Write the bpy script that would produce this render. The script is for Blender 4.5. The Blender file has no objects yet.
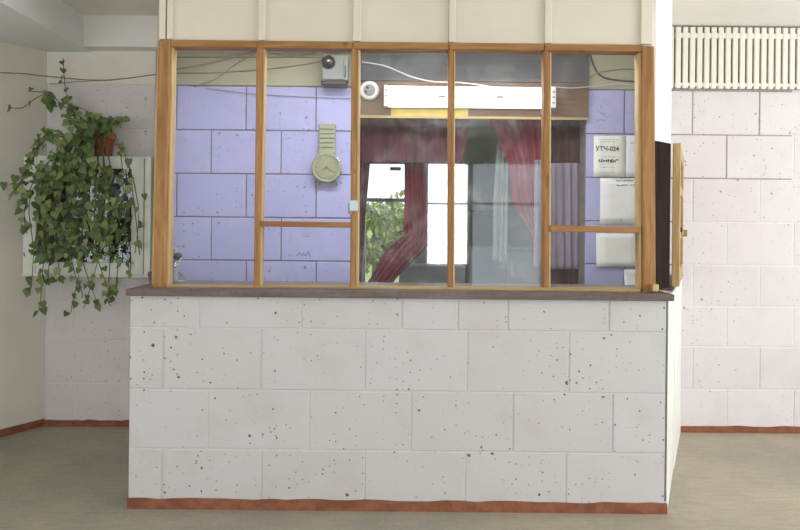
import bpy, bmesh, math, random
from mathutils import Vector, Matrix
random.seed(7)
SC = bpy.context.scene
COL = SC.collection
PI = math.pi

# ------------------------------------------------------------------ camera, world, light, exposure
F, CX, CY, CAMZ, ROLL = 720.0, 400.0, 222.0, 1.40, 0.010
cam_d = bpy.data.cameras.new('camera'); cam = bpy.data.objects.new('camera', cam_d); COL.objects.link(cam)
cam_d.sensor_width = 36.0; cam_d.lens = F / 800 * 36.0; cam_d.shift_y = (CY - 265) / 800
cam_d.clip_start = 0.05
cam.matrix_world = Matrix.Translation((0, 0, CAMZ)) @ Matrix.Rotation(PI / 2, 4, 'X') @ Matrix.Rotation(ROLL, 4, 'Z')
SC.camera = cam
SC.view_settings.view_transform = 'Standard'; SC.view_settings.look = 'None'
SC.view_settings.gamma = 1.0; SC.view_settings.use_curve_mapping = False
SC.view_settings.exposure = 0.18

world = bpy.data.worlds.new('sky'); SC.world = world; world.use_nodes = True
bg = world.node_tree.nodes['Background']
bg.inputs[0].default_value = (0.86, 0.94, 1.0, 1); bg.inputs[1].default_value = 2.2

def area(name, loc, rot, sx, sy, power, color):
    d = bpy.data.lights.new(name, 'AREA'); d.shape = 'RECTANGLE'; d.size = sx; d.size_y = sy
    d.energy = power; d.color = color
    o = bpy.data.objects.new(name, d); COL.objects.link(o); o.location = loc; o.rotation_euler = rot
    return o
# daylight through the lobby's right window; left, rear and booth-lamp lights are added fill
area('daylight_right_window', (4.52, 1.55, 1.68), (0, PI / 2, 0), 1.9, 4.9, 98, (1.0, 0.995, 1.0))
area('fill_light_left', (-3.47, -0.2, 1.68), (0, -PI / 2, 0), 1.7, 4.0, 30, (0.98, 0.99, 1.0))  # added window light for the dim left side
area('fill_light_rear', (0.675, -2.98, 1.52), (PI / 2, 0, 0), 0.56, 1.42, 42, (0.97, 0.985, 1.0))  # added light behind the viewer, also mirrored in the panes
area('fill_light_rear_wide', (1.52, -2.98, 1.35), (PI / 2, 0, 0), 0.98, 1.8, 4, (0.93, 0.98, 1.0))  # added to lend haze to the panes by reflection
area('fill_light_booth', (0.05, 3.95, 2.66), (0, 0, 0), 1.9, 0.16, 21, (0.93, 0.95, 1.0))  # added fill inside the booth, hidden behind the upper panel

# ------------------------------------------------------------------ helpers
def P(px, py, Y):
    s = F / Y
    a = (px - CX) / s; b = -(py - CY) / s
    c, n = math.cos(ROLL), math.sin(ROLL)
    return Vector((a * c - b * n, Y, CAMZ + a * n + b * c))
def PX(px, py, Y): return P(px, py, Y).x
def PZ(px, py, Y): return P(px, py, Y).z

WLOC = {}
def empty(name, loc, label, cat, group=None, kind=None):
    o = bpy.data.objects.new(name, None); COL.objects.link(o); o.location = loc; o.empty_display_size = 0.05
    WLOC[o.name] = Vector(loc)
    return tag(o, label, cat, group, kind)
def tag(o, label=None, cat=None, group=None, kind=None):
    if label: o['label'] = label
    if cat: o['category'] = cat
    if group: o['group'] = group
    if kind: o['kind'] = kind
    return o
def obj(name, bm, mat, parent=None, smooth=False, label=None, kind=None, base=False):
    """link a world-space bmesh as ONE mesh object with its origin at its own centre"""
    vs = [v.co for v in bm.verts]
    lo = Vector((min(v.x for v in vs), min(v.y for v in vs), min(v.z for v in vs)))
    hi = Vector((max(v.x for v in vs), max(v.y for v in vs), max(v.z for v in vs)))
    c = (lo + hi) / 2
    if base: c.z = lo.z
    bmesh.ops.translate(bm, verts=bm.verts[:], vec=-c)
    me = bpy.data.meshes.new(name); bm.to_mesh(me); bm.free()
    if smooth:
        for p in me.polygons: p.use_smooth = True
    if mat: me.materials.append(mat)
    o = bpy.data.objects.new(name, me); COL.objects.link(o)
    if parent:
        o.parent = parent; o.location = c - WLOC[parent.name]
    else: o.location = c
    WLOC[o.name] = c
    if label: o['label'] = label
    if kind: o['kind'] = kind
    return o
def NB(): return bmesh.new()
def hexa(bm, pts, bev=0.0, seg=1):
    """pts: 4 near then 4 far, each ring in the same order"""
    v = [bm.verts.new(p) for p in pts]
    fs = [(0, 1, 2, 3), (7, 6, 5, 4), (0, 4, 5, 1), (1, 5, 6, 2), (2, 6, 7, 3), (3, 7, 4, 0)]
    f = [bm.faces.new([v[i] for i in q]) for q in fs]
    bmesh.ops.recalc_face_normals(bm, faces=f)
    if bev > 0:
        es = list({e for q in f for e in q.edges})
        bmesh.ops.bevel(bm, geom=es, offset=bev, segments=seg, affect='EDGES', profile=0.5)
    return bm
def box(bm, x0, x1, y0, y1, z0, z1, bev=0.0, seg=1):
    return hexa(bm, [(x0, y0, z0), (x1, y0, z0), (x1, y0, z1), (x0, y0, z1),
                     (x0, y1, z0), (x1, y1, z0), (x1, y1, z1), (x0, y1, z1)], bev, seg)
def B(x0, x1, y0, y1, z0, z1, bev=0.0, seg=1): return box(NB(), x0, x1, y0, y1, z0, z1, bev, seg)
def bar(q, Y0, Y1, bev=0.0):
    """q: four (px,py) measured at depth Y0, extruded straight back to Y1"""
    n = [P(x, y, Y0) for x, y in q]
    f = [Vector((p.x, Y1, p.z)) for p in n]
    return hexa(NB(), n + f, bev)
def vbar(xt0, xt1, yt, xb0, xb1, yb, Y0, Y1, bev=0.0):
    return bar([(xb0, yb), (xb1, yb), (xt1, yt), (xt0, yt)], Y0, Y1, bev)
def rect(x0, x1, y0, y1, Y0, Y1, bev=0.0):
    """axis-aligned block from pixel extents at depth Y0 (measured at the centre, so no roll skew)"""
    cx, cy = (x0 + x1) / 2, (y0 + y1) / 2
    return B(PX(x0, cy, Y0), PX(x1, cy, Y0), Y0, Y1, PZ(cx, y1, Y0), PZ(cx, y0, Y0), bev)
def tube(bm, pts, r, n=6):
    pts = [Vector(p) for p in pts]; rings = []
    for i, p in enumerate(pts):
        t = (pts[min(i + 1, len(pts) - 1)] - pts[max(i - 1, 0)]).normalized()
        a = t.cross(Vector((0, 0, 1)))
        if a.length < 1e-3: a = t.cross(Vector((0, 1, 0)))
        a.normalize(); b = t.cross(a)
        rr = r[i] if isinstance(r, (list, tuple)) else r
        rings.append([bm.verts.new(p + (a * math.cos(2 * PI * k / n) + b * math.sin(2 * PI * k / n)) * rr) for k in range(n)])
    for i in range(len(rings) - 1):
        for k in range(n):
            bm.faces.new((rings[i][k], rings[i][(k + 1) % n], rings[i + 1][(k + 1) % n], rings[i + 1][k]))
    bm.faces.new(rings[0][::-1]); bm.faces.new(rings[-1])
    bmesh.ops.recalc_face_normals(bm, faces=bm.faces[:])
    return bm
def spline(ctrl, n=8):
    c = [Vector(p) for p in ctrl]; out = []
    for i in range(len(c) - 1):
        p0, p1, p2, p3 = c[max(i - 1, 0)], c[i], c[i + 1], c[min(i + 2, len(c) - 1)]
        for k in range(n):
            t = k / n
            out.append(0.5 * ((2 * p1) + (p2 - p0) * t + (2 * p0 - 5 * p1 + 4 * p2 - p3) * t * t + (3 * p1 - p0 - 3 * p2 + p3) * t ** 3))
    out.append(c[-1]); return out
def disc(bm, c, r, y0, y1, n=28, prof=None):
    """lathe about the Y axis (faces the camera); prof = [(radius, y)...] from front to back"""
    prof = prof or [(0, y0), (r, y0), (r, y1), (0, y1)]
    rings = []
    for rr, y in prof:
        if rr < 1e-6: rings.append([bm.verts.new((c[0], y, c[1]))])
        else: rings.append([bm.verts.new((c[0] + rr * math.cos(2 * PI * k / n), y, c[1] + rr * math.sin(2 * PI * k / n))) for k in range(n)])
    lathe_faces(bm, rings, n); return bm
def lathe_z(bm, c, prof, n=24):
    rings = []
    for rr, z in prof:
        if rr < 1e-6: rings.append([bm.verts.new((c[0], c[1], z))])
        else: rings.append([bm.verts.new((c[0] + rr * math.cos(2 * PI * k / n), c[1] + rr * math.sin(2 * PI * k / n), z)) for k in range(n)])
    lathe_faces(bm, rings, n); return bm
def lathe_faces(bm, rings, n):
    for a, b in zip(rings, rings[1:]):
        for k in range(n):
            k2 = (k + 1) % n
            if len(a) == 1 and len(b) == 1: continue
            if len(a) == 1: bm.faces.new((a[0], b[k], b[k2]))
            elif len(b) == 1: bm.faces.new((a[k], a[k2], b[0]))
            else: bm.faces.new((a[k], a[k2], b[k2], b[k]))
    bmesh.ops.recalc_face_normals(bm, faces=bm.faces[:])

# ------------------------------------------------------------------ materials
def S(r, g, b):
    f = lambda c: (c / 255 / 12.92) if c / 255 <= 0.04045 else ((c / 255 + 0.055) / 1.055) ** 2.4
    return (f(r), f(g), f(b), 1)
class NT:
    def __init__(s, name):
        s.m = bpy.data.materials.new(name); s.m.use_nodes = True; s.t = s.m.node_tree
        s.bsdf = s.t.nodes['Principled BSDF']; s.out = s.t.nodes['Material Output']
    def n(s, typ, **kw):
        x = s.t.nodes.new(typ)
        for k, v in kw.items(): setattr(x, k, v)
        return x
    def l(s, a, b): s.t.links.new(a, b)
    def math(s, op, a, b=None, c=None):
        x = s.n('ShaderNodeMath', operation=op)
        for i, v in enumerate((a, b, c)):
            if v is None: continue
            if isinstance(v, (int, float)): x.inputs[i].default_value = v
            else: s.l(v, x.inputs[i])
        return x.outputs[0]
    def mix(s, f, a, b):
        x = s.n('ShaderNodeMix', data_type='RGBA')
        for i, v in ((0, f), (6, a), (7, b)):
            if isinstance(v, (int, float)): x.inputs[i].default_value = v
            elif isinstance(v, tuple): x.inputs[i].default_value = v
            else: s.l(v, x.inputs[i])
        return x.outputs[2]
    def noise(s, vec, scale, detail=3, rough=0.55, dist=0.0):
        x = s.n('ShaderNodeTexNoise'); x.inputs['Scale'].default_value = scale
        x.inputs['Detail'].default_value = detail; x.inputs['Roughness'].default_value = rough
        x.inputs['Distortion'].default_value = dist
        if vec is not None: s.l(vec, x.inputs['Vector'])
        return x.outputs['Fac']
    def step(s, v, lo, hi):
        x = s.n('ShaderNodeMapRange', interpolation_type='SMOOTHSTEP'); s.l(v, x.inputs[0])
        x.inputs[1].default_value = lo; x.inputs[2].default_value = hi
        return x.outputs[0]
    def pos(s): return s.n('ShaderNodeNewGeometry').outputs['Position']
    def scaled(s, vec, x, y, z):
        v = s.n('ShaderNodeVectorMath', operation='MULTIPLY'); s.l(vec, v.inputs[0]); v.inputs[1].default_value = (x, y, z)
        return v.outputs[0]
    def bump(s, h, strength, dist=0.01):
        b = s.n('ShaderNodeBump'); b.inputs['Strength'].default_value = strength; b.inputs['Distance'].default_value = dist
        s.l(h, b.inputs['Height']); s.l(b.outputs[0], s.bsdf.inputs['Normal'])
    def fin(s, col, rough=0.6, spec=0.3):
        if isinstance(col, tuple): s.bsdf.inputs['Base Color'].default_value = col
        else: s.l(col, s.bsdf.inputs['Base Color'])
        if isinstance(rough, (int, float)): s.bsdf.inputs['Roughness'].default_value = rough
        else: s.l(rough, s.bsdf.inputs['Roughness'])
        s.bsdf.inputs['Specular IOR Level'].default_value = spec
        return s.m
def paint(name, col, rough=0.6, var=0.06, scale=6, bump=0.08, spec=0.3, metal=0.0):
    t = NT(name); p = t.pos(); n = t.noise(p, scale, 4)
    dark = tuple(c * (1 - var * 2.2) for c in col[:3]) + (1,)
    c = t.mix(t.step(n, 0.3, 0.7), dark, col)
    if bump: t.bump(t.noise(p, scale * 9, 3), bump, 0.004)
    t.bsdf.inputs['Metallic'].default_value = metal
    return t.fin(c, rough, spec)
def blockmat(name, col, stain, speck=1.0, seed=0.0, streak=0.4):
    """painted aerated-concrete block: pits showing dark through the paint, faint scuffs, each block a hair different"""
    t = NT(name); p = t.pos()
    sep = t.n('ShaderNodeSeparateXYZ'); t.l(p, sep.inputs[0])
    cmb = t.n('ShaderNodeCombineXYZ'); t.l(t.math('ADD', sep.outputs[0], seed), cmb.inputs[0]); t.l(sep.outputs[2], cmb.inputs[1])
    v2 = cmb.outputs[0]
    wob = t.n('ShaderNodeTexNoise'); wob.inputs['Scale'].default_value = 60; t.l(v2, wob.inputs['Vector'])
    wv = t.n('ShaderNodeVectorMath', operation='MULTIPLY_ADD'); t.l(wob.outputs['Color'], wv.inputs[0])
    wv.inputs[1].default_value = (0.012, 0.012, 0); t.l(v2, wv.inputs[2])
    mask = t.step(t.noise(v2, 2.3, 2), 0.34, 0.62)
    tot = None
    for sc, rad, po in ((8.5, 0.074, 3.0), (17.0, 0.085, 3.4), (31, 0.12, 4.0)):
        vo = t.n('ShaderNodeTexVoronoi', voronoi_dimensions='2D'); vo.inputs['Scale'].default_value = sc
        t.l(wv.outputs[0], vo.inputs['Vector'])
        sr = t.n('ShaderNodeSeparateColor'); t.l(vo.outputs['Color'], sr.inputs[0])
        r = t.math('MULTIPLY', t.math('POWER', sr.outputs[0], po), rad * 1.3)
        r = t.math('MULTIPLY', r, t.math('MULTIPLY_ADD', mask, 0.6, 0.45))
        k = t.step(t.math('SUBTRACT', r, vo.outputs['Distance']), 0.004, 0.022)
        tot = k if tot is None else t.math('MAXIMUM', tot, k)
    tot = t.math('MULTIPLY', tot, speck)
    oi = t.n('ShaderNodeObjectInfo')
    base = t.mix(t.math('MULTIPLY', oi.outputs['Random'], 0.35), col, stain)
    base = t.mix(t.math('MULTIPLY', t.step(t.noise(v2, 3.5, 5, 0.6), 0.45, 0.75), 0.5), base, stain)
    st = t.step(t.noise(t.scaled(v2, 9, 30, 1), 1.0, 4, 0.7), 0.64, 0.76)
    st = t.math('MULTIPLY', t.math('MULTIPLY', st, mask), streak)
    base = t.mix(st, base, S(140, 136, 130))
    c = t.mix(t.math('MULTIPLY', tot, 0.88), base, S(74, 66, 60))
    h = t.math('SUBTRACT', t.math('MULTIPLY', t.noise(v2, 90, 3), 0.25), tot)
    t.bump(h, 0.35, 0.004)
    return t.fin(c, 0.62, 0.3)
def wood(name, c1, c2, axis='z', rough=0.5, knots=True, spec=0.35):
    t = NT(name); p = t.pos()
    sc = {'z': (40, 40, 2.5), 'x': (2.5, 40, 40), 'y': (40, 2.5, 40)}[axis]
    g = t.noise(t.scaled(p, *sc), 1.0, 4, 0.6, 0.8)
    c = t.mix(t.step(g, 0.3, 0.7), c1, c2)
    oi = t.n('ShaderNodeObjectInfo')
    c = t.mix(t.math('MULTIPLY', oi.outputs['Random'], 0.3), c, c2)
    if knots:
        vo = t.n('ShaderNodeTexVoronoi'); vo.inputs['Scale'].default_value = 3.2; t.l(p, vo.inputs['Vector'])
        k = t.step(vo.outputs['Distance'], 0.085, 0.03)
        c = t.mix(t.math('MULTIPLY', k, 0.75), c, S(80, 50, 28))
    t.bump(g, 0.12, 0.003)
    return t.fin(c, rough, spec)
def flat(name, col, rough=0.5, spec=0.4, metal=0.0):
    t = NT(name); t.bsdf.inputs['Metallic'].default_value = metal
    return t.fin(col, rough, spec)

M = {}
M['front_block'] = blockmat('front_block_paint', S(199, 198, 200), S(188, 182, 175), 1.0, 0.0, 0.45)
M['back_block'] = blockmat('back_block_paint', S(219, 213, 215), S(204, 196, 197), 0.6, 4.3, 0.35)
M['lilac_block'] = blockmat('lilac_block_paint', S(180, 182, 228), S(168, 170, 216), 0.7, 9.1, 0.5)
M['white_board'] = paint('white_board', S(222, 215, 198), 0.55, 0.03, 2)
M['slat_paint'] = paint('slat_paint', S(232, 228, 218), 0.55, 0.03, 2)
M['white_gloss'] = paint('white_gloss', S(235, 234, 228), 0.4, 0.03, 3)
M['left_plaster'] = paint('left_plaster', S(228, 225, 213), 0.7, 0.04, 2)
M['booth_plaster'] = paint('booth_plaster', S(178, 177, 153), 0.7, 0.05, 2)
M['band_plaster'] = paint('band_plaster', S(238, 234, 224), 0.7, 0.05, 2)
M['ceiling'] = paint('ceiling_paint', S(240, 238, 233), 0.8, 0.03, 1.5)
M['beam'] = paint('beam_paint', S(238, 240, 242), 0.75, 0.04, 2)
M['mortar'] = paint('mortar_paint', S(222, 222, 222), 0.8, 0.04, 30)
M['dark_mortar'] = paint('bare_mortar', S(134, 126, 126), 0.9, 0.1, 30)
M['front_mortar'] = paint('front_mortar', S(206, 205, 206), 0.8, 0.04, 30)
M['grey_mortar'] = paint('grey_mortar', S(172, 166, 164), 0.9, 0.1, 30)
t = NT('skirting_paint'); p = t.pos(); n = t.noise(p, 14, 4, 0.65)
M['skirting'] = t.fin(t.mix(t.step(n, 0.35, 0.7), S(122, 76, 54), S(150, 96, 72)), 0.6, 0.3)
t = NT('worn_concrete'); p = t.pos()
n1 = t.noise(p, 1.3, 5, 0.6); n2 = t.noise(t.scaled(p, 3, 12, 1), 3.0, 6, 0.7); n3 = t.noise(p, 70, 3, 0.7)
c = t.mix(t.step(n1, 0.3, 0.7), S(142, 137, 127), S(172, 160, 139))
c = t.mix(t.math('MULTIPLY', t.step(n2, 0.4, 0.75), 0.5), c, S(128, 128, 116))
c = t.mix(t.math('MULTIPLY', t.step(n3, 0.35, 0.75), 0.35), c, S(186, 180, 160))
t.bump(n3, 0.15, 0.004)
M['floor'] = t.fin(c, t.math('MULTIPLY_ADD', n2, 0.3, 0.42), 0.35)
M['pine_v'] = wood('pine_upright', S(178, 136, 84), S(140, 96, 54), 'z')
M['pine_h'] = wood('pine_rail', S(174, 130, 78), S(142, 98, 56), 'x')
M['bead'] = wood('pale_bead', S(208, 180, 132), S(180, 148, 98), 'z', knots=False)
M['bead_h'] = wood('pale_bead_rail', S(186, 164, 112), S(164, 138, 88), 'x', knots=False)
M['pale_sash'] = wood('pale_sash', S(200, 174, 128), S(164, 132, 86), 'z', knots=False)
M['brown_board'] = wood('dark_brown_board', S(52, 40, 34), S(38, 30, 27), 'z', 0.9, False, 0.05)
M['pelmet'] = wood('pelmet_wood', S(124, 94, 70), S(98, 74, 58), 'x', 0.5, False)
M['pelmet_reflect'] = wood('reflect_pelmet_wood', S(92, 92, 96), S(72, 72, 76), 'x', 0.6, False)  # grey cast of a reflection put into the wood colour
M['yellow'] = paint('yellow_strip', S(206, 184, 96), 0.6, 0.06, 12)
t = NT('ledge_paint'); p = t.pos()
n = t.noise(t.scaled(p, 2, 20, 20), 1.5, 4, 0.6); n2 = t.noise(p, 50, 3)
c = t.mix(t.step(n, 0.35, 0.7), S(98, 80, 75), S(114, 104, 102))
M['ledge'] = t.fin(t.mix(t.math('MULTIPLY', t.step(n2, 0.5, 0.75), 0.5), c, S(76, 56, 52)), 0.42, 0.4)
M['grey_wall'] = paint('grey_room_paint', S(186, 194, 194), 0.7, 0.06, 2)
M['grey_metal'] = paint('grey_metal_paint', S(146, 152, 150), 0.45, 0.05, 8, 0.02)
M['dark_metal'] = flat('dark_metal', S(70, 62, 60), 0.3, 0.5, 0.6)
M['chrome'] = flat('chrome', S(220, 222, 225), 0.12, 0.5, 1.0)
M['black'] = flat('black_plastic', S(32, 30, 32), 0.45)
M['white_plastic'] = flat('white_plastic', S(232, 232, 228), 0.4)
M['blue_plastic'] = flat('pale_blue_plastic', S(196, 212, 228), 0.4)
M['clock_olive'] = paint('clock_cream', S(164, 169, 142), 0.45, 0.05, 12, 0.02)
M['clock_face'] = paint('clock_face', S(158, 163, 128), 0.4, 0.04, 20, 0.0)
M['clock_dark'] = flat('clock_dark', S(106, 106, 84), 0.5)
M['paper'] = paint('paper', S(244, 247, 249), 0.7, 0.02, 5, 0.0)
M['paper_cool'] = paint('paper_cool', S(238, 240, 250), 0.7, 0.02, 5, 0.0)
M['paper_cream'] = paint('paper_cream', S(244, 247, 240), 0.7, 0.02, 5, 0.0)
M['ink'] = flat('ink', S(52, 54, 56), 0.7, 0.1)
M['pale_ink'] = flat('pale_ink', S(150, 154, 150), 0.7, 0.1)
M['red_ink'] = flat('red_ink', S(226, 150, 140), 0.7, 0.1)
M['terracotta'] = paint('terracotta', S(204, 122, 90), 0.75, 0.08, 20)
M['soil'] = paint('soil', S(58, 46, 38), 0.95, 0.2, 60, 0.4)
M['stem'] = paint('vine_stem', S(106, 104, 62), 0.6, 0.1, 30)
M['wire'] = paint('aged_wire', S(152, 140, 122), 0.6, 0.08, 20, 0)
M['dark_wire'] = flat('dark_wire', S(66, 62, 64), 0.5)
M['white_wire'] = flat('white_wire', S(214, 216, 214), 0.5)
M['case_white'] = paint('case_white', S(230, 232, 224), 0.42, 0.04, 5)
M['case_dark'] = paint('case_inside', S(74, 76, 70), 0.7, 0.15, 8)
M['gap_dark'] = flat('gap_dark', S(146, 138, 124), 0.9)
M['cabinet_grey'] = paint('grey_cabinet_paint', S(160, 170, 176), 0.45, 0.06, 4)
M['crate'] = paint('taupe_box', S(112, 104, 94), 0.7, 0.12, 6)
def leafmat(name, island, ca=S(74, 94, 52), cb=S(142, 156, 94), cm=S(100, 122, 68)):
    t = NT(name)
    r = t.n('ShaderNodeNewGeometry').outputs['Random Per Island'] if island else t.n('ShaderNodeObjectInfo').outputs['Random']
    cr = t.n('ShaderNodeValToRGB'); t.l(r, cr.inputs[0])
    e = cr.color_ramp.elements; e[0].position = 0; e[0].color = ca; e[1].position = 1; e[1].color = cb
    x = cr.color_ramp.elements.new(0.55); x.color = cm
    n = t.noise(t.pos(), 30, 2)
    c = t.mix(t.math('MULTIPLY', n, 0.4), cr.outputs[0], ca)
    t.bsdf.inputs['Transmission Weight'].default_value = 0.0
    return t.fin(c, 0.42, 0.45)
M['leaf'] = leafmat('vine_leaf', False); M['leaf_mass'] = leafmat('vine_leaf_mass', True)
def clothmat(name, c1, c2, transl=0.25, scale=60):
    t = NT(name); p = t.pos()
    n = t.noise(t.scaled(p, scale, scale, 3), 1.0, 3)
    c = t.mix(t.step(n, 0.3, 0.7), c1, c2)
    t.fin(c, 0.75, 0.25)
    tr = t.n('ShaderNodeBsdfTranslucent'); t.l(c, tr.inputs[0])
    mx = t.n('ShaderNodeMixShader'); mx.inputs[0].default_value = transl
    t.l(t.bsdf.outputs[0], mx.inputs[1]); t.l(tr.outputs[0], mx.inputs[2]); t.l(mx.outputs[0], t.out.inputs[0])
    return t.m
M['crimson'] = clothmat('crimson_cloth', S(158, 38, 74), S(124, 24, 56))
M['burgundy'] = clothmat('burgundy_cloth', S(98, 40, 64), S(72, 28, 48), 0.15)
M['rose'] = clothmat('rose_cloth', S(172, 64, 88), S(142, 46, 70), 0.2)
def netmat(name, col, alpha):
    t = NT(name)
    n = t.noise(t.scaled(t.pos(), 80, 80, 4), 1.0, 3)
    t.fin(t.mix(t.step(n, 0.3, 0.7), col, tuple(c * 0.85 for c in col[:3]) + (1,)), 0.8, 0.1)
    tp = t.n('ShaderNodeBsdfTransparent'); mx = t.n('ShaderNodeMixShader'); mx.inputs[0].default_value = alpha
    t.l(tp.outputs[0], mx.inputs[1]); t.l(t.bsdf.outputs[0], mx.inputs[2]); t.l(mx.outputs[0], t.out.inputs[0])
    return t.m
M['net'] = netmat('pale_net', S(184, 190, 188), 0.45)
M['reflection_lilac'] = netmat('lilac_reflection', S(168, 158, 176), 0.7)  # tint of window reflections, painted as sheer cloth
def glassmat(name, tint, dirt_haze):
    """thin pane: Schlick reflection over clear transmission, plus a little dust, thickened where it carries reflected haze"""
    t = NT(name); t.t.nodes.remove(t.bsdf)
    lw = t.n('ShaderNodeLayerWeight'); lw.inputs[0].default_value = 0.5
    f = t.math('MULTIPLY_ADD', t.math('POWER', lw.outputs['Facing'], 5.0), 0.955, 0.045)
    tp = t.n('ShaderNodeBsdfTransparent'); tp.inputs[0].default_value = tint
    gl = t.n('ShaderNodeBsdfGlossy'); gl.inputs['Roughness'].default_value = 0.02
    df = t.n('ShaderNodeBsdfDiffuse'); df.inputs[0].default_value = S(225, 228, 230)
    n = t.noise(t.pos(), 5, 5, 0.65, 0.6)
    d = t.math('MULTIPLY', t.step(n, 0.42, 0.72), dirt_haze)
    a = t.n('ShaderNodeMixShader'); t.l(d, a.inputs[0]); t.l(tp.outputs[0], a.inputs[1]); t.l(df.outputs[0], a.inputs[2])
    b = t.n('ShaderNodeMixShader'); t.l(f, b.inputs[0]); t.l(a.outputs[0], b.inputs[1]); t.l(gl.outputs[0], b.inputs[2])
    t.l(b.outputs[0], t.out.inputs[0]); return t.m
M['glass'] = glassmat('clear_pane', (0.97, 0.975, 0.985, 1), 0.05)
M['dusty_hazy_glass'] = glassmat('dusty_hazy_pane', (0.95, 0.96, 0.965, 1), 0.11)  # besides real smudges, extra dust paints the reflected lobby haze in these bays
t = NT('reflection_pane'); t.t.nodes.remove(t.bsdf)  # hazy bright window reflection built as a frosted pane
tr = t.n('ShaderNodeBsdfTranslucent'); tr.inputs[0].default_value = S(238, 244, 248)
tp = t.n('ShaderNodeBsdfTransparent'); mx = t.n('ShaderNodeMixShader'); mx.inputs[0].default_value = 0.45
t.l(tp.outputs[0], mx.inputs[1]); t.l(tr.outputs[0], mx.inputs[2]); t.l(mx.outputs[0], t.out.inputs[0]); M['frosted'] = t.m
def emis(name, col, st):
    t = NT(name); t.bsdf.inputs['Emission Color'].default_value = col; t.bsdf.inputs['Emission Strength'].default_value = st
    return t.fin(S(240, 240, 238), 0.4)
M['tube_light'] = emis('lit_diffuser', (1.0, 0.99, 0.95, 1), 4.5)
M['bush'] = leafmat('bush_leaf', True, S(96, 116, 60), S(196, 198, 104), S(132, 156, 78))
M['grass'] = paint('grass_ground', S(150, 160, 96), 0.9, 0.2, 3, 0.3)
M['outside_wall'] = paint('pale_outside_wall', S(228, 230, 232), 0.8, 0.03, 2)

# ------------------------------------------------------------------ key places
YF = 720 / 206.4        # booth front wall face   3.488
YG = 3.60               # glazed frame face
YB = 720 / 148          # back wall block face    4.865
CEIL = 2.74
LX0, LX1 = PX(128.5, 400, YF), PX(668, 400, YF)

# ------------------------------------------------------------------ large structure
fl = obj('floor', B(-3.7, 4.7, -3.1, 7.4, -0.1, 0.0), M['floor']); tag(fl, 'worn grey-beige concrete floor', 'floor', kind='structure')
ce = obj('ceiling', B(-3.7, 4.7, -3.1, 7.4, CEIL, CEIL + 0.12), M['ceiling']); tag(ce, 'flat cream ceiling', 'ceiling', kind='structure')

# left wall: comes out of the back corner at an angle, then runs straight towards the viewer
c0 = (-2.392, YB); c1 = (-3.55, YB - 1.158 / 0.57); c2 = (-3.55, -3.0)
bm = NB()
def leftseg(a, b, z0, z1):
    hexa(bm, [(a[0], a[1], z0), (b[0], b[1], z0), (b[0], b[1], z1), (a[0], a[1], z1),
              (a[0] - .2, a[1] + .1, z0), (b[0] - .2, b[1] + .1, z0), (b[0] - .2, b[1] + .1, z1), (a[0] - .2, a[1] + .1, z1)])
leftseg(c0, c1, 0, CEIL); leftseg(c1, (-3.55, 1.85), 0, CEIL); leftseg((-3.55, -2.25), c2, 0, CEIL)
leftseg((-3.55, 1.85), (-3.55, -2.25), 0, .8); leftseg((-3.55, 1.85), (-3.55, -2.25), 2.53, CEIL)
wl = obj('wall_left', bm, M['left_plaster']); tag(wl, 'smooth cream plaster wall on the left', 'wall', kind='structure')
bm = NB()
for (a, b) in ((c0, c1), (c1, c2)):
    d = (Vector((b[0], b[1], 0)) - Vector((a[0], a[1], 0))).normalized(); n = Vector((-d.y, d.x, 0))
    if n.x < 0: n = -n
    hexa(bm, [(a[0], a[1], 0), (b[0], b[1], 0), (b[0], b[1], .05), (a[0], a[1], .048),
              Vector((a[0], a[1], 0)) + n * .008, Vector((b[0], b[1], 0)) + n * .008, Vector((b[0], b[1], .05)) + n * .008, Vector((a[0], a[1], .048)) + n * .008])
o = obj('baseboard_left', bm, M['skirting']); tag(o, 'red-brown skirting line along the left wall', 'baseboard', kind='structure')

bm = NB()
for y in (-2.25, -.9, .45, 1.8): box(bm, -3.6, -3.52, y, y + .05, .8, 2.53)
for z in (.8, 2.48): box(bm, -3.6, -3.52, -2.25, 1.85, z, z + .05)
o = obj('fill_window_left', bm, M['white_gloss']); tag(o, 'added long white window frame in the left wall beside the viewer', 'window', kind='structure')  # unseen window, added to light the left side
# right wall (outside the frame) with a long window that lights the lobby
bm = NB()
box(bm, 4.6, 4.75, -3.0, 5.0, 0, .7); box(bm, 4.6, 4.75, -3.0, 5.0, 2.65, CEIL)
box(bm, 4.6, 4.75, -3.0, -0.9, .7, 2.65); box(bm, 4.6, 4.75, 4.05, 5.0, .7, 2.65)
o = obj('wall_right', bm, M['left_plaster']); tag(o, 'plaster wall with a long window on the right', 'wall', kind='structure')
bm = NB()
for y in (-.9, .35, 1.6, 2.8, 4.0): box(bm, 4.62, 4.7, y, y + .05, .7, 2.65)
for z in (.7, 2.6): box(bm, 4.62, 4.7, -.9, 4.05, z, z + .05)
o = obj('window_2', bm, M['white_gloss']); tag(o, 'long white window frame in the right wall', 'window', kind='structure')
bm = NB()
RW = [('fill_window_rear', .38, .97, .79, 2.25, 'added narrow window frame behind the viewer, for light'), ('fill_window_rear_wide', 1.01, 2.03, .42, 2.27, 'added wider window frame behind the viewer, for reflected haze')]  # unseen rear windows, added to brighten the lobby and haze the panes
box(bm, -3.6, .38, -3.12, -3.0, 0, CEIL); box(bm, 2.03, 4.6, -3.12, -3.0, 0, CEIL); box(bm, .97, 1.01, -3.12, -3.0, 0, CEIL)
for nm, x0, x1, z0, z1, lb in RW: box(bm, x0, x1, -3.12, -3.0, 0, z0); box(bm, x0, x1, -3.12, -3.0, z1, CEIL)
o = obj('wall_rear', bm, M['left_plaster']); tag(o, 'plaster wall with two added windows behind the viewer', 'wall', kind='structure')
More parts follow.
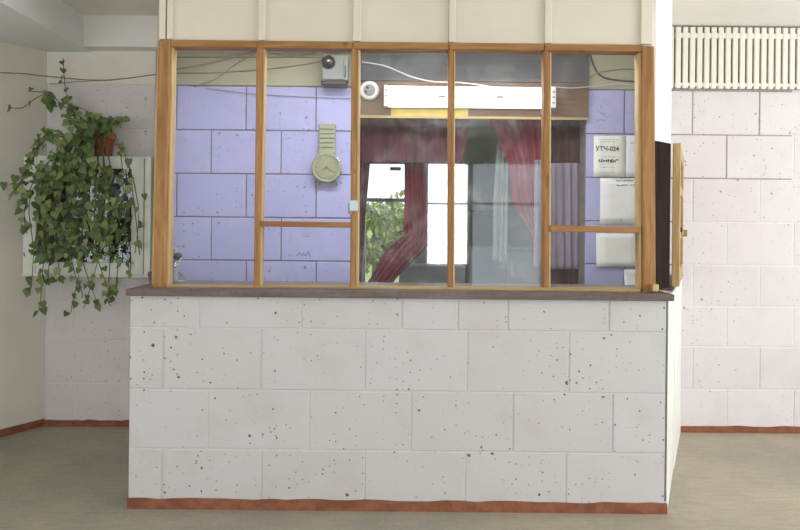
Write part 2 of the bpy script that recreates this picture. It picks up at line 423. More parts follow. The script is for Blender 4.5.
for nm, x0, x1, z0, z1, lb in RW:
    bm = NB()
    for x in (x0, x1 - .03): box(bm, x, x + .03, -3.1, -3.03, z0, z1)
    for z in (z0, z1 - .03): box(bm, x0, x1, -3.1, -3.03, z, z + .03)
    box(bm, x0, x1, -3.1, -2.965, 1.655, 1.69)
    o = obj(nm, bm, M['white_gloss']); tag(o, lb, 'window', kind='structure')

# beams
o = obj('trim_1', B(-3.6, PX(92, 52, YB), -3.0, YB + .1, 2.525, CEIL), M['beam']); tag(o, 'deep plastered ceiling beam at upper left', 'beam', kind='structure')
BM0 = PX(92, 52, YB)
o = obj('trim_2', B(BM0, -0.33, YB - .13, YB + .1, 2.535, CEIL), M['ceiling']); tag(o, 'shallow plastered beam above the back wall', 'beam', kind='structure')

# ---- back wall: core, plaster bands and one object per block
OPX0, OPX1 = PX(356, 200, YB), PX(585, 200, YB)
GAP = 0.008
RL = [87.6, 131.8, 175.4, 218.9, 262.0, 303.2, 343.5, 386.0]           # course lines at the picture's middle column
ZB = [CAMZ - (y - CY) / 148 for y in RL] + [0.0]
wb = empty('wall_back', (0, YB, 0), 'block wall running behind the booth', 'wall', kind='structure')
for nm, x0, x1, mt in (('mortar_bed', -2.45, -1.66, 'mortar'), ('mortar_bed', -1.66, OPX0, 'dark_mortar'), ('mortar_bed', OPX1, 1.84, 'dark_mortar')):
    obj(nm, B(x0, x1, YB + (.006 if mt == 'dark_mortar' else .003), YB + .16, 0, CEIL), M[mt], wb)
zsplit = ZB[2]
obj('mortar_bed', B(1.84, 4.65, YB + .0028, YB + .16, 0, zsplit - .004), M['mortar'], wb)
XS = PX(792, 150, YB)
obj('mortar_bed', B(1.84, XS, YB + .004, YB + .16, zsplit - .004, CEIL), M['grey_mortar'], wb)
obj('mortar_bed', B(XS, 4.65, YB + .0028, YB + .16, zsplit - .004, CEIL), M['mortar'], wb)
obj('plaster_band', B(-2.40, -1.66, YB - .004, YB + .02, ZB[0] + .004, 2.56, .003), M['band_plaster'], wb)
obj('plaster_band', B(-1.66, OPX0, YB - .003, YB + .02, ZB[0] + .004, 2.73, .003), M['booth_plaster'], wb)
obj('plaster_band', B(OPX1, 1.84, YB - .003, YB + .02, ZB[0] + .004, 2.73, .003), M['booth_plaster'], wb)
def block(parent, x0, x1, z0, z1, y, mat, depth=.02, gap=GAP):
    j = random.uniform(-.0012, .0012)
    bm = NB(); g = gap / 2; c = .003
    x0 += g; x1 -= g; z0 += g; z1 -= g
    f = [bm.verts.new(p) for p in ((x0 + c, y + j, z0 + c), (x1 - c, y + j, z0 + c), (x1 - c, y + j, z1 - c), (x0 + c, y + j, z1 - c))]
    m = [bm.verts.new(p) for p in ((x0, y + j + c, z0), (x1, y + j + c, z0), (x1, y + j + c, z1), (x0, y + j + c, z1))]
    b = [bm.verts.new(p) for p in ((x0, y + depth, z0), (x1, y + depth, z0), (x1, y + depth, z1), (x0, y + depth, z1))]
    bm.faces.new(f)
    for A, C in ((f, m), (m, b)):
        for k in range(4): bm.faces.new((A[k], C[k], C[(k + 1) % 4], A[(k + 1) % 4]))
    bm.faces.new(b[::-1]); bmesh.ops.recalc_face_normals(bm, faces=bm.faces[:])
    return obj('block', bm, mat, parent)
def course_px(lines, z_mid): return [PX(x, CY - (z_mid - CAMZ) * 148, YB) for x in lines]
A_ODD = [38, 109, 176.5, 246, 316, 386]; A_EVEN = [74, 143, 211, 281, 351]
for i in range(len(ZB) - 1):
    z1, z0 = ZB[i], ZB[i + 1]
    if i == len(ZB) - 2: z0 = .002
    lines = A_ODD if i % 2 == 0 else A_EVEN
    xs = [-2.388] + [x for x in course_px(lines, (z0 + z1) / 2) if -2.38 < x < OPX0 - .02] + [OPX0 - .001]
    for x0, x1 in zip(xs, xs[1:]):
        if x0 < -1.66 < x1:                                            # the booth's side wall meets the back wall here: paint changes
            block(wb, x0, -1.662, z0, z1, YB, M['back_block']); block(wb, -1.658, x1, z0, z1, YB, M['lilac_block'], gap=.006)
        else: block(wb, x0, x1, z0, z1, YB, M['back_block'] if x1 < -1.6 else M['lilac_block'])
    # right of the curtained opening, inside the booth
    jx = [624.5] if i % 2 == 0 else [607, 660]
    xs = [OPX1 + .001] + [x for x in course_px(jx, (z0 + z1) / 2) if x < 1.80] + [1.80]
    for x0, x1 in zip(xs, xs[1:]): block(wb, x0, x1, z0, z1, YB, M['lilac_block'])
    # right end of the lobby
    ln = [692.5 + 67 * k for k in range(0, 7)] if i % 2 == 0 else [726.5 + 67 * k for k in range(0, 7)]
    xs = [1.81] + [x for x in course_px(ln, (z0 + z1) / 2) if x < 4.5] + [4.59]
    for x0, x1 in zip(xs, xs[1:]): block(wb, x0, x1, z0, z1, YB, M['back_block'])
def skirt(name, x0, x1, y, h, label, n=18):
    """painted skirting line with a hand-brushed, uneven top edge"""
    bm = NB(); top = []; bot = []; bt = []; bb = []
    for k in range(n + 1):
        x = x0 + (x1 - x0) * k / n; z = h + random.uniform(-.004, .005)
        top.append(bm.verts.new((x, y, z))); bot.append(bm.verts.new((x, y, 0.0)))
        bt.append(bm.verts.new((x, y + .012, z))); bb.append(bm.verts.new((x, y + .012, 0.0)))
    for k in range(n):
        bm.faces.new((bot[k], bot[k + 1], top[k + 1], top[k])); bm.faces.new((top[k], top[k + 1], bt[k + 1], bt[k])); bm.faces.new((bb[k + 1], bb[k], bt[k], bt[k + 1]))
    bmesh.ops.recalc_face_normals(bm, faces=bm.faces[:])
    o = obj(name, bm, M['skirting']); tag(o, label, 'baseboard', kind='structure')
skirt('baseboard_back', -2.39, -1.72, YB - .010, .042, 'red-brown skirting under the back wall at left')
skirt('baseboard_right', 1.88, 4.59, YB - .010, .044, 'red-brown skirting under the back wall at right', 26)

# ---- booth front dado wall
ZFL = [1.036, 0.877, 0.579, 0.290, 0.0]
wf = empty('wall_front', (0, YF, 0), 'white painted block dado wall of the booth', 'wall', kind='structure')
obj('mortar_bed', B(LX0 + .004, LX1 - .011, YF + .0042, YF + .19, 0, 1.034), M['front_mortar'], wf)
JF = [[199, 301, 402, 458, 508, 609], [163, 261, 365, 467, 569], [207.5, 309, 411, 513, 612.5], [162, 261.5, 364.5, 465, 566]]
for i in range(4):
    z1, z0 = ZFL[i], max(ZFL[i + 1], .002)
    ym = CY - ((z0 + z1) / 2 - CAMZ) * 206.4
    xs = [LX0] + [PX(x, ym, YF) for x in JF[i]] + [LX1 - .009]
    for x0, x1 in zip(xs, xs[1:]): block(wf, x0, x1, z0, z1, YF, M['front_block'], gap=.007)
skirt('baseboard_front', LX0 + .001, LX1, YF - .008, .05, 'red-brown skirting under the booth front', 34)
# right side of the dado: flares out to the back wall
def flare(bm, xa, ya, xb, yb, z0, z1, th, bev=0.0):
    d = Vector((xb - xa, yb - ya, 0)).normalized(); n = Vector((-d.y, d.x, 0)) * th
    pts = [Vector((xa, ya, z0)), Vector((xb, yb, z0)), Vector((xb, yb, z1)), Vector((xa, ya, z1))]
    return hexa(bm, pts + [p + n for p in pts], bev)
SX, SY, EX, EY = LX1 - .004, YF + .004, PX(681, 350, YB), YB - .006
ws = empty('wall_booth_right', (SX, SY, 0), 'white side wall of the booth on the right', 'wall', kind='structure')
obj('corner_gap', B(LX1 - .0105, LX1 - .0035, YF + .0004, YF + .03, .06, 1.03), M['dark_mortar'], ws, label='dark open joint at the corner')
mid = .46
MXX, MYY = SX + (EX - SX) * mid, SY + (EY - SY) * mid
obj('side_panel', flare(NB(), SX + .006, SY - .002, MXX - .004, MYY - .004, .0, 1.033, .08, .003), M['white_gloss'], ws)
obj('side_panel', flare(NB(), MXX + .004, MYY + .004, EX, EY, .0, 1.033, .08, .003), M['white_gloss'], ws)
obj('side_core', flare(NB(), SX - .03, SY + .05, EX - .03, EY, 0, 1.03, .06), M['dark_mortar'], ws)
EXL, EYL = PX(149, 200, YB), YB - .006
wll = empty('wall_booth_left', (LX0, YF, 0), 'side wall of the booth on the left', 'wall', kind='structure')
obj('side_panel', flare(NB(), LX0 + .03, YF + .195, -1.70, EYL, 0, 1.033, -.06), M['white_gloss'], wll)
obj('upper_panel', flare(NB(), PX(157.5, 200, 3.70), 3.70, PX(156, 200, YB), EYL, 1.07, CEIL, -.04), M['white_board'], wll)
wru = obj('upper_panel', flare(NB(), PX(670, 200, 3.86), 3.86, PX(667, 200, YB), EYL, 1.07, CEIL, .04), M['white_board'], ws)

# ---- small room behind the booth
YW = 7.2
g = empty('wall_far', (0.6, YW, 0), 'grey wall with two windows in the room behind the booth', 'wall', kind='structure')
wA = (PX(363, 220, YW), PX(409, 220, YW), PZ(386, 292, YW), PZ(386, 161, YW))
wB = (PX(426, 220, YW), PX(468.5, 220, YW), PZ(447, 264.5, YW), PZ(447, 162, YW))
bm = NB()
for x0, x1, z0, z1 in ((-1.2, wA[0], 0, CEIL), (wA[1], wB[0], 0, CEIL), (wB[1], 2.6, 0, CEIL), (wA[0], wA[1], 0, wA[2]), (wA[0], wA[1], wA[3], CEIL), (wB[0], wB[1], 0, wB[2]), (wB[0], wB[1], wB[3], CEIL)):
    box(bm, x0, x1, YW, YW + .16, z0, z1)
obj('wall_face', bm, M['grey_wall'], g)
bm = NB(); box(bm, -1.3, -1.2, YB + .16, YW + .16, 0, CEIL); box(bm, 2.6, 2.7, YB + .16, YW + .16, 0, CEIL)
obj('return_wall', bm, M['grey_wall'], g)
def far_window(name, w, bar_py, label, frosted):
    x0, x1, z0, z1 = w
    r = empty(name, ((x0 + x1) / 2, YW + .06, z0), label, 'window', kind='structure')
    t = .025; zc = PZ(400, bar_py, YW)
    for a in ((x0, x0 + t, z0, z1), (x1 - t, x1, z0, z1)): obj('stile', B(a[0], a[1], YW + .05, YW + .1, a[2], a[3], .003), M['white_gloss'], r)
    for zz in (z0, z1 - t): obj('rail', B(x0 + t, x1 - t, YW + .05, YW + .1, zz, zz + t, .003), M['white_gloss'], r)
    obj('transom', B(x0 + t, x1 - t, YW + .045, YW + .1, zc - .018, zc + .018, .003), M['grey_metal'], r)
    for a, b in ((z0 + t, zc - .018), (zc + .018, z1 - t)): obj('pane', B(x0 + t, x1 - t, YW + .07, YW + .074, a, b), M['frosted'] if frosted else M['glass'], r)
    return r
r = far_window('window_3', wA, 200, 'narrow window with trees outside, left in the back room', False)
obj('catch', rect(390, 401, 167, 170.5, YW + .03, YW + .05, .003), M['grey_metal'], r)
far_window('window_4', wB, 204.5, 'narrow bright frosted window standing in for a reflection, right in the back room', True)  # built in place of a bright window reflection in the glass

# ------------------------------------------------------------------ glazed booth front (window_1)
win = empty('window_1', (0, YG, 1.07), 'pine framed glazed screen of the booth in five bays', 'window', kind='structure')
YGb = YG + .07
def up(name, xt0, xt1, xb0, xb1, yt=40, yb=291, mat='pine_v', y0=YG, y1=YGb, bev=.004):
    return obj(name, vbar(xt0, xt1, yt, xb0, xb1, yb, y0, y1, bev), M[mat], win)
up('post', 158.5, 170, 153, 164.5, 40, 290, y0=YG - .02)
up('bead', 170, 173, 164.7, 168.5, 46, 286, 'bead', YG + .006)
up('post', 157, 159.5, 151, 154, 42, 290, 'bead', 3.66, 3.74)
MUL = [((256.5, 262.5), (253.5, 258.5), (262.5, 265), (258.5, 261)), ((351.5, 357), (350, 355), (357, 360), (355, 358.5)),
       ((448.5, 453), (448, 452.2), (453, 455.3), (452.2, 454.6)), ((544, 549), (543.5, 548), (549, 551.5), (548, 550.5))]
for a, b, c, d in MUL:
    up('mullion', a[0], a[1], b[0], b[1], 40.5 + (a[0] - 157) * .014, 291, y0=YG - .006)
    up('bead', c[0], c[1], d[0], d[1], 47 + (a[0] - 157) * .012, 287 + (a[0] - 157) * .004, 'bead', YG + .006)
up('bead', 638.5, 642.5, 639, 643, 52, 289, 'bead', YG + .006)
up('post', 642.5, 654.5, 643, 656, 46, 293, y0=YG - .02)
def seg(name, x0, x1, y0a, y0b, h, mat='pine_h', y=YG - .012, y1=None):
    """rail following the slightly sagging line from (x0,y0a) to (x1,y0b), h tall"""
    return obj(name, bar([(x0, y0a + h), (x1, y0b + h), (x1, y0b), (x0, y0a)], y, y1 or YGb, .003), M[mat], win)
topy = lambda x: 39.5 + (x - 160) * .0105
boty = lambda x: 285.2 + (x - 160) * .0075
ed = [170, 257, 352, 448.5, 544, 643]
for a, b in zip(ed, ed[1:]):
    seg('head_rail', a - (0 if a == 170 else -1), b, topy(a), topy(b), 7)
    seg('sill_rail', a - 4, b - 2, boty(a), boty(b), 5.5, 'bead_h')
seg('transom', 261, 350.5, 221, 222.3, 5.5); seg('transom', 550.5, 640, 225.3, 226.8, 6.3)
xs_g = [(167, 257), (259, 353), (356, 450), (452, 546), (549, 643)]
for k, (a, b) in enumerate(xs_g):
    ym = [(topy(a) + 5, boty(a) + 3)]
    if k == 1: ym = [(topy(a) + 5, 224), (224, boty(a) + 3)]
    if k == 4: ym = [(topy(a) + 5, 228.5), (228.5, boty(a) + 3)]
    for y0, y1 in ym: obj('pane', rect(a, b, y0, y1, YG + .032, YG + .036), M['dusty_hazy_glass' if k in (2, 3) else 'glass'], win)
obj('latch', rect(349.5, 357.5, 200.5, 211, YG - .026, YG - .004, .003), M['blue_plastic'], win, label='pale blue plastic latch')
obj('latch_tongue', rect(348, 351.5, 203, 214, YG - .018, YG - .004, .002), M['grey_metal'], win)
obj('pull', rect(549, 551.2, 175, 188, YG - .02, YG + .004, .002), M['bead'], win)
obj('sill_block', rect(653, 659, 284.5, 291.5, YG - .06, YG - .021, .002), M['bead'], win, label='small pale wooden block')

# white boarded panel between the glazing and the ceiling
pn = empty('wall_upper', (0, YG, 2.3), 'cream boarded panel above the booth glazing', 'wall', kind='structure')
pe = [161, 259, 354.5, 449.5, 546.5, 653]
for a, b in zip(pe, pe[1:]): 
    ZT = PZ((a + b) / 2, topy((a + b) / 2) + 1, YG)
    obj('board', B(PX(a, 20, YG), PX(b, 20, YG) - .003, YG + .012, YG + .04, ZT, CEIL - .002, .002), M['white_board'], pn)
for a, b in ((159.5, 166), (167.5, 172.5), (258.5, 265.5), (353, 361), (449, 455.5), (544.5, 551.5), (640.5, 652.5)):
    ZT = PZ((a + b) / 2, topy((a + b) / 2), YG)
    obj('batten', B(PX(a, 20, YG), PX(b, 20, YG), YG - .010, YG + .014, ZT, CEIL - .002, .003), M['white_board'], pn)
# right corner boards: white above, dark brown below
QX0, QY0, QX1, QY1 = PX(655.5, 80, 3.665), 3.665, PX(671.8, 80, 3.80), 3.80
QZ = PZ(664, 142, 3.73)
obj('corner_board', flare(NB(), QX0, QY0, QX1, QY1, QZ, CEIL - .002, .05, .003), M['white_gloss'], pn)
obj('dark_corner_board', flare(NB(), QX0 + .004, QY0 + .002, QX1, QY1, 1.067, QZ - .001, .04, .003), M['brown_board'], win, label='dark brown corner board')

# ledge on top of the dado
lg = empty('counter_ledge', ((LX0 + LX1) / 2, YF, 1.037), 'long brown ledge board on top of the white dado wall', 'ledge')
obj('ledge_board', B(LX0 - .006, LX1 + .012, YF - .025, YF + .50, 1.0370, 1.0655, .004), M['ledge'], lg)
def side_ledge(xa, ya, xb, yb, inward):
    k = (YF + .503 - ya) / (yb - ya); xs_ = xa + (xb - xa) * k
    obj('side_ledge', flare(NB(), xs_, YF + .503, xb, yb - .004, 1.0375, 1.0645, inward, .003), M['ledge'], lg)
ke = (YB - .23 - YF - .195) / (EYL - YF - .195)                       # stops short of the display case
side_ledge(LX0 + .03, YF + .195, LX0 + .03 + (-1.73 - LX0) * ke, YB - .23, -.2)
side_ledge(SX, SY, EX, EY, .17)
obj('ledge_nosing', B(LX0 - .008, LX1 + .014, YF - .033, YF - .0255, 1.033, 1.0655, .003), M['ledge'], lg)

# serving hatch sash standing at the right side of the booth
SA = Vector((PX(672.3, 200, 3.86), 3.86, 0)); SB = Vector((PX(677.0, 200, 4.70), 4.70, 0))
d = (SB - SA).normalized(); nrm = Vector((d.y, -d.x, 0)); L = (SB - SA).length
ha = empty('hatch_sash', (SA.x, SA.y, 1.07), 'pale wooden hatch sash with a latch, on the right side of the booth', 'hatch')
hz0, hz1 = 1.07, PZ(672, 143, 3.86)
def sash(name, u0, u1, z0, z1, t0, t1, mat, **k):
    pts = [SA + d * u0 + nrm * t0, SA + d * u1 + nrm * t0, SA + d * u1 + nrm * t1, SA + d * u0 + nrm * t1]
    bm = hexa(NB(), [Vector((p.x, p.y, z0)) for p in pts] + [Vector((p.x, p.y, z1)) for p in pts], .003)
    return obj(name, bm, M[mat], ha, **k)
sash('stile', 0, .07, hz0, hz1, 0, .04, 'pale_sash'); sash('stile', L - .07, L, hz0, hz1, 0, .04, 'pale_sash')
for z0, z1 in ((hz0, hz0 + .08), (hz0 + .25, hz0 + .31), (hz0 + .5, hz0 + .55), (hz1 - .07, hz1)): sash('rail', .07, L - .07, z0, z1, .001, .038, 'pale_sash')
for z0, z1 in ((hz0 + .08, hz0 + .25), (hz0 + .31, hz0 + .5), (hz0 + .55, hz1 - .07)): sash('panel', .068, L - .068, z0 - .002, z1 + .002, .008, .026, 'pine_v')
sash('bolt', .3, .5, hz0 + .27, hz0 + .29, .038, .05, 'pale_sash'); sash('knob', .5, .54, hz0 + .26, hz0 + .30, .038, .07, 'pale_sash')
sash('catch', .1, .2, hz0 + .29, hz0 + .315, .03, .052, 'dark_metal', label='small dark metal catch')

# ------------------------------------------------------------------ slatted grille at upper right
gr = empty('slatted_grille', (PX(740, 92, YB), YB, PZ(740, 92, YB)), 'cream vertical slat grille under the ceiling at right', 'grille')
gz0, gz1 = ZB[0] + .012, CEIL - .012
obj('backing', B(1.835, 4.59, YB + .006 - .012, YB + .0055, gz0, gz1), M['gap_dark'], gr)
for z0, z1 in ((gz0 + .012, gz0 + .034), (gz1 - .075, gz1 - .040)): obj('rail', B(1.835, 4.59, YB - .039, YB - .007, z0, z1, .002), M['slat_paint'], gr)
x = PX(666.5, 60, YB); k = 0; sm = None
while x < 4.57:
    w = .0345
    if sm is None:
        sm = obj('slat', B(x, x + w, YB - .042, YB - .022, gz0 - .004, gz1, .003), M['slat_paint'], gr)
    else:
        c = sm.copy(); c.parent = gr; c.location = sm.location + Vector((x - x00, 0, 0)); COL.objects.link(c)
    if k == 0: x00 = x
    x += .0478; k += 1

# ------------------------------------------------------------------ pelmet, lamp and curtains in the opening
YP = YB - .03
pm = empty('curtain_pelmet', (PX(470, 118, YP), YP, PZ(470, 118, YP)), 'brown wooden pelmet board above the dark red curtains', 'pelmet')
obj('board', B(OPX0 - .02, OPX1 + .01, YP, YP + .03, PZ(470, 118, YP), PZ(470, 82, YP), .003), M['pelmet'], pm)
obj('board', B(OPX0 - .02, OPX1 + .01, YP + .004, YP + .03, PZ(470, 81.5, YP), PZ(470, 40, YP), .003), M['pelmet_reflect'], pm, label='upper board greyed by painted reflection')  # board colour carries the reflection's grey
obj('bottom_trim', B(OPX0 - .02, OPX1 + .01, YP - .008, YP - .0005, PZ(470, 119, YP), PZ(470, 116.5, YP), .001), M['bead_h'], pm)
obj('yellow_strip', B(PX(391, 112, YP), PX(468, 112, YP), YP - .003, YP - .0004, PZ(430, 116, YP), PZ(430, 108, YP)), M['yellow'], pm, label='yellow strip')
lamp = empty('fluorescent_lamp', (PX(470, 107, YP - .08), YP, PZ(470, 107, YP - .08)), 'lit white fluorescent lamp on the brown pelmet', 'lamp')
YL = YP - .085
lx0, lx1 = PX(388, 96, YL), PX(551, 96, YL); lz0, lz1 = PZ(470, 106.5, YL), PZ(470, 86.5, YL)
obj('diffuser', B(lx0, lx1, YL, YL + .055, lz0, lz1, .008, 2), M['tube_light'], lamp)
obj('backplate', B(lx0 - .01, lx1 + .01, YL + .056, YP - .0005, lz0 - .002, lz1 + .002, .003), M['white_plastic'], lamp)
for x0, x1 in ((lx0 - .028, lx0 - .001), (lx1 + .001, lx1 + .034)):
    e = obj('end_cap', B(x0, x1, YL - .002, YL + .0555, lz0 - .004, lz1 + .006, .004), M['white_plastic'], lamp)
    for z in (lz0 + .03, (lz0 + lz1) / 2, lz1 - .03): obj('contact', B(x0 + .008, x1 - .008, YL - .004, YL - .0015, z - .005, z + .005), M['pale_ink'], e)
for px in (442, 500): obj('mark', B(PX(px - 3.5, 96, YL), PX(px + 3.5, 96, YL), YL - .0015, YL + .001, PZ(470, 98, YL), PZ(470, 95.5, YL)), M['pale_ink'], lamp)
cl = empty('booth_fill_lamp', (.05, 3.95, CEIL), 'added long white fill lamp on the ceiling inside the booth, out of view', 'lamp')  # unseen lamp, added to brighten the booth interior
obj('housing', B(-.94, 1.04, 3.85, 4.05, CEIL - .03, CEIL - .001, .004), M['white_plastic'], cl)
obj('diffuser', B(-.90, 1.00, 3.87, 4.03, CEIL - .07, CEIL - .031, .008), M['tube_light'], cl)
so = empty('wall_socket', P(369, 91, YP), 'round white wall socket left of the lit lamp', 'socket')
c = P(369.5, 91, YP); cc = (c.x, c.z)
obj('body', disc(NB(), cc, 0, 0, 0, prof=[(0, YP - .036), (.045, YP - .036), (.06, YP - .028), (.066, YP - .012), (.066, YP - .0005), (0, YP - .0005)]), M['white_plastic'], so, True)
obj('inner_plate', disc(NB(), cc, 0, 0, 0, prof=[(0, YP - .040), (.036, YP - .040), (.040, YP - .0355), (0, YP - .0355)]), M['grey_metal'], so, True)
for dx, dz in ((-.012, .016), (-.022, -.012)): obj('hole', disc(NB(), (cc[0] + dx, cc[1] + dz), .0085, YP - .042, YP - .0402, 10), M['black'], so)

def curtain(name, rows, Y, folds, amp, mat, label, cat='curtain', nu=48, nv=26, parent=None, th=.004):
    """rows: (py, px_left, px_right) from top to bottom; hangs at depth Y in folds"""
    bm = NB(); g = []
    for j in range(nv + 1):
        py = rows[0][0] + (rows[-1][0] - rows[0][0]) * j / nv
        for (ya, la, ra), (yb, lb, rb) in zip(rows, rows[1:]):
            if ya <= py <= yb + 1e-6:
                f = (py - ya) / (yb - ya); l = la + (lb - la) * f; r = ra + (rb - ra) * f; break
        ln = []
        for i in range(nu + 1):
            u = i / nu
            w = math.sin(2 * PI * folds * u + .5 * math.sin(3 * u + j * .11)) + .35 * math.sin(2 * PI * folds * 2.3 * u + 1)
            y = Y + amp * w
            p = P(l + (r - l) * u, py, Y); p.y = y
            ln.append(bm.verts.new(p))
        g.append(ln)
    for j in range(nv):
        for i in range(nu): bm.faces.new((g[j][i], g[j + 1][i], g[j + 1][i + 1], g[j][i + 1]))
    o = obj(name, bm, M[mat], parent, True)
    s = o.modifiers.new('cloth', 'SOLIDIFY'); s.thickness = th
    if not parent: tag(o, label, cat)
    return o
YC = YB + .12
curtain('curtain_valance', [(114, 354, 470), (150, 355, 466), (163, 355, 462)], YC, 9, .012, 'burgundy', 'dark red pleated valance above the narrow tree-view window')
curtain('curtain', [(116, 352, 372), (165, 352, 370), (225, 352, 365), (288, 352, 361)], YC + .05, 3, .012, 'burgundy', 'narrow dark red curtain hanging straight, left edge of the opening')
curtain('curtain', [(116, 402, 452), (165, 405, 424), (205, 405, 426), (236, 404, 429), (244, 393, 428), (252, 385, 423), (262, 379, 412), (275, 373, 399), (285, 366, 391), (292, 360, 384)], YC + .10, 5, .018, 'crimson', 'crimson curtain swept to lower left across the tree-view window', nu=64, nv=50)
curtain('curtain', [(114, 486, 549), (135, 497, 549), (165, 510, 548), (200, 513, 547), (215, 521, 546), (240, 534, 545), (268, 540, 545)], YC + .06, 7, .02, 'rose', 'rose-red curtain drawn to the right, tapering to a point', nu=64, nv=40)
curtain('curtain', [(114, 546, 592), (200, 546, 592), (300, 546, 592)], YC + .12, 6, .016, 'burgundy', 'dark red curtain hanging straight behind the lilac reflection sheet, right edge of the opening')
curtain('sheer_panel', [(163, 549, 586), (220, 549, 586), (269, 549, 586)], YC + .03, 5, .012, 'reflection_lilac', 'lilac sheer sheet standing in for a window reflection over the dark red curtain behind the right bay', 'net curtain')  # reflected window built as a sheer sheet
curtain('sheer_panel', [(116, 499, 509), (200, 494, 508), (262, 493, 507)], YC + .17, 3, .01, 'net', 'narrow pale net curtain left of the rose-red curtain', 'net curtain')
curtain('sheer_panel', [(160, 535, 545), (220, 535, 545), (268, 534, 545)], YC - .02, 3, .008, 'reflection_lilac', 'narrow pale sheer strip standing in for a window reflection at the tip of the rose-red curtain', 'net curtain')  # strip stands in for another reflected window

# things in the back room; cabinet, cupboard and box stand in for lobby reflections
YK = 6.0
cb = empty('reflection_cabinet', (PX(507, 260, YK), YK + .25, 0), 'pale grey cabinet standing in for the floor reflection behind the glass', 'cabinet')
kx0, kx1, kz = PX(468, 260, YK), PX(552, 260, YK), PZ(507, 247, YK)
obj('body', B(kx0 + .01, kx1 - .01, YK + .022, YK + .45, .06, kz - .03), M['cabinet_grey'], cb)
obj('top', B(kx0, kx1, YK - .01, YK + .46, kz - .03, kz, .004), M['cabinet_grey'], cb)
obj('plinth', B(kx0 + .03, kx1 - .03, YK + .05, YK + .43, 0, .06), M['cabinet_grey'], cb)
mx_ = (kx0 + kx1) / 2
for a, b, hx in ((kx0 + .014, mx_ - .003, mx_ - .04), (mx_ + .003, kx1 - .014, mx_ + .04)):
    dd = obj('door', B(a, b, YK, YK + .021, .07, kz - .035, .004), M['cabinet_grey'], cb)
    obj('handle', B(hx - .006, hx + .006, YK - .025, YK - .001, kz - .25, kz - .14, .003), M['chrome'], dd)
lc = empty('reflection_cupboard', (PX(434, 270, YK + .1), YK + .3, 0), 'low pale grey cupboard standing in for the floor reflection', 'cupboard')
lx0_, lx1_, lz_ = PX(398, 270, YK + .1), PX(466.5, 270, YK + .1), PZ(434, 266, YK + .1)
obj('body', B(lx0_ + .01, lx1_ - .01, YK + .122, YK + .5, .05, lz_ - .025), M['cabinet_grey'], lc)
obj('top', B(lx0_, lx1_, YK + .09, YK + .51, lz_ - .025, lz_, .004), M['cabinet_grey'], lc)
obj('plinth', B(lx0_ + .03, lx1_ - .03, YK + .15, YK + .48, 0, .05), M['cabinet_grey'], lc)
dd = obj('door', B(lx0_ + .014, lx1_ - .014, YK + .1, YK + .121, .06, lz_ - .03, .004), M['cabinet_grey'], lc)
obj('handle', B(lx1_ - .06, lx1_ - .048, YK + .075, YK + .099, lz_ - .25, lz_ - .15, .003), M['chrome'], dd)
YX = 6.12
bx = empty('reflection_box', (PX(486, 247, YX), YX + .12, kz), 'dark taupe box standing in for a reflected desk, on the grey cabinet', 'box')  # dark shape of a reflected desk, built as a box
obj('body', B(PX(471, 230, YX), PX(501, 230, YX), YX, YX + .24, kz, PZ(486, 214.5, YX), .004), M['crate'], bx)
obj('lid', B(PX(470, 230, YX), PX(502.5, 230, YX), YX - .006, YX + .246, PZ(486, 217, YX), PZ(486, 210.5, YX), .004), M['black'], bx, label='darker lid')
def hook(px, py, label):
    p = P(px, py, YW)
    h = empty('wall_hook', p, label, 'hook')
    obj('plate', B(p.x - .02, p.x + .02, YW - .008, YW - .0005, p.z - .05, p.z + .02, .002), M['white_plastic'], h)
    obj('arm', tube(NB(), spline([(p.x - .01, YW - .01, p.z - .02), (p.x, YW - .04, p.z - .01), (p.x + .05, YW - .05, p.z + .02), (p.x + .09, YW - .05, p.z + .022)], 5), .007, 6), M['white_plastic'], h, True)
hook(485, 164, 'small white wall hook on the grey wall left of the pale net')

# ------------------------------------------------------------------ wall things inside the booth
YBB = YB - .002
# grey box with a round bell
al = empty('alarm_box', (PX(335, 84, YB - .1), YBB, PZ(335, 84, YB - .1)), 'grey metal alarm box with a round dark bell', 'alarm box')
ya = YB - .11
bxx0, bxx1, bz0, bz1 = PX(321.5, 70, ya), PX(348, 70, ya), PZ(335, 80.5, ya), PZ(335, 54.5, ya)
obj('body', B(bxx0, bxx1, ya, YBB - .002, bz0, bz1, .005), M['grey_metal'], al)
obj('lid', B(bxx0 + .006, bxx1 - .03, ya - .008, ya - .0005, bz0 + .006, bz1 - .006, .003), M['grey_metal'], al)
obj('base_flange', B(bxx0 - .002, bxx1 - .01, ya - .012, YBB - .002, bz0 - .030, bz0 - .001, .004), M['dark_metal'], al, label='dark lower flange')
obj('side_slot', B(bxx1 - .022, bxx1 - .014, ya - .003, ya + .01, bz0 + .02, bz1 - .07, .002), M['dark_metal'], al)
bc = P(328.5, 62.5, ya)
bl = obj('bell', disc(NB(), (bc.x, bc.z), 0, 0, 0, prof=[(0, ya - .05), (.018, ya - .049), (.034, ya - .041), (.043, ya - .026), (.046, ya - .0085), (0, ya - .0085)]), M['dark_metal'], al, True, label='round dark bell')
obj('bell_screw', disc(NB(), (bc.x + .006, bc.z), 0, 0, 0, 12, [(0, ya - .06), (.011, ya - .058), (.013, ya - .0505), (0, ya - .0505)]), M['chrome'], bl, True)

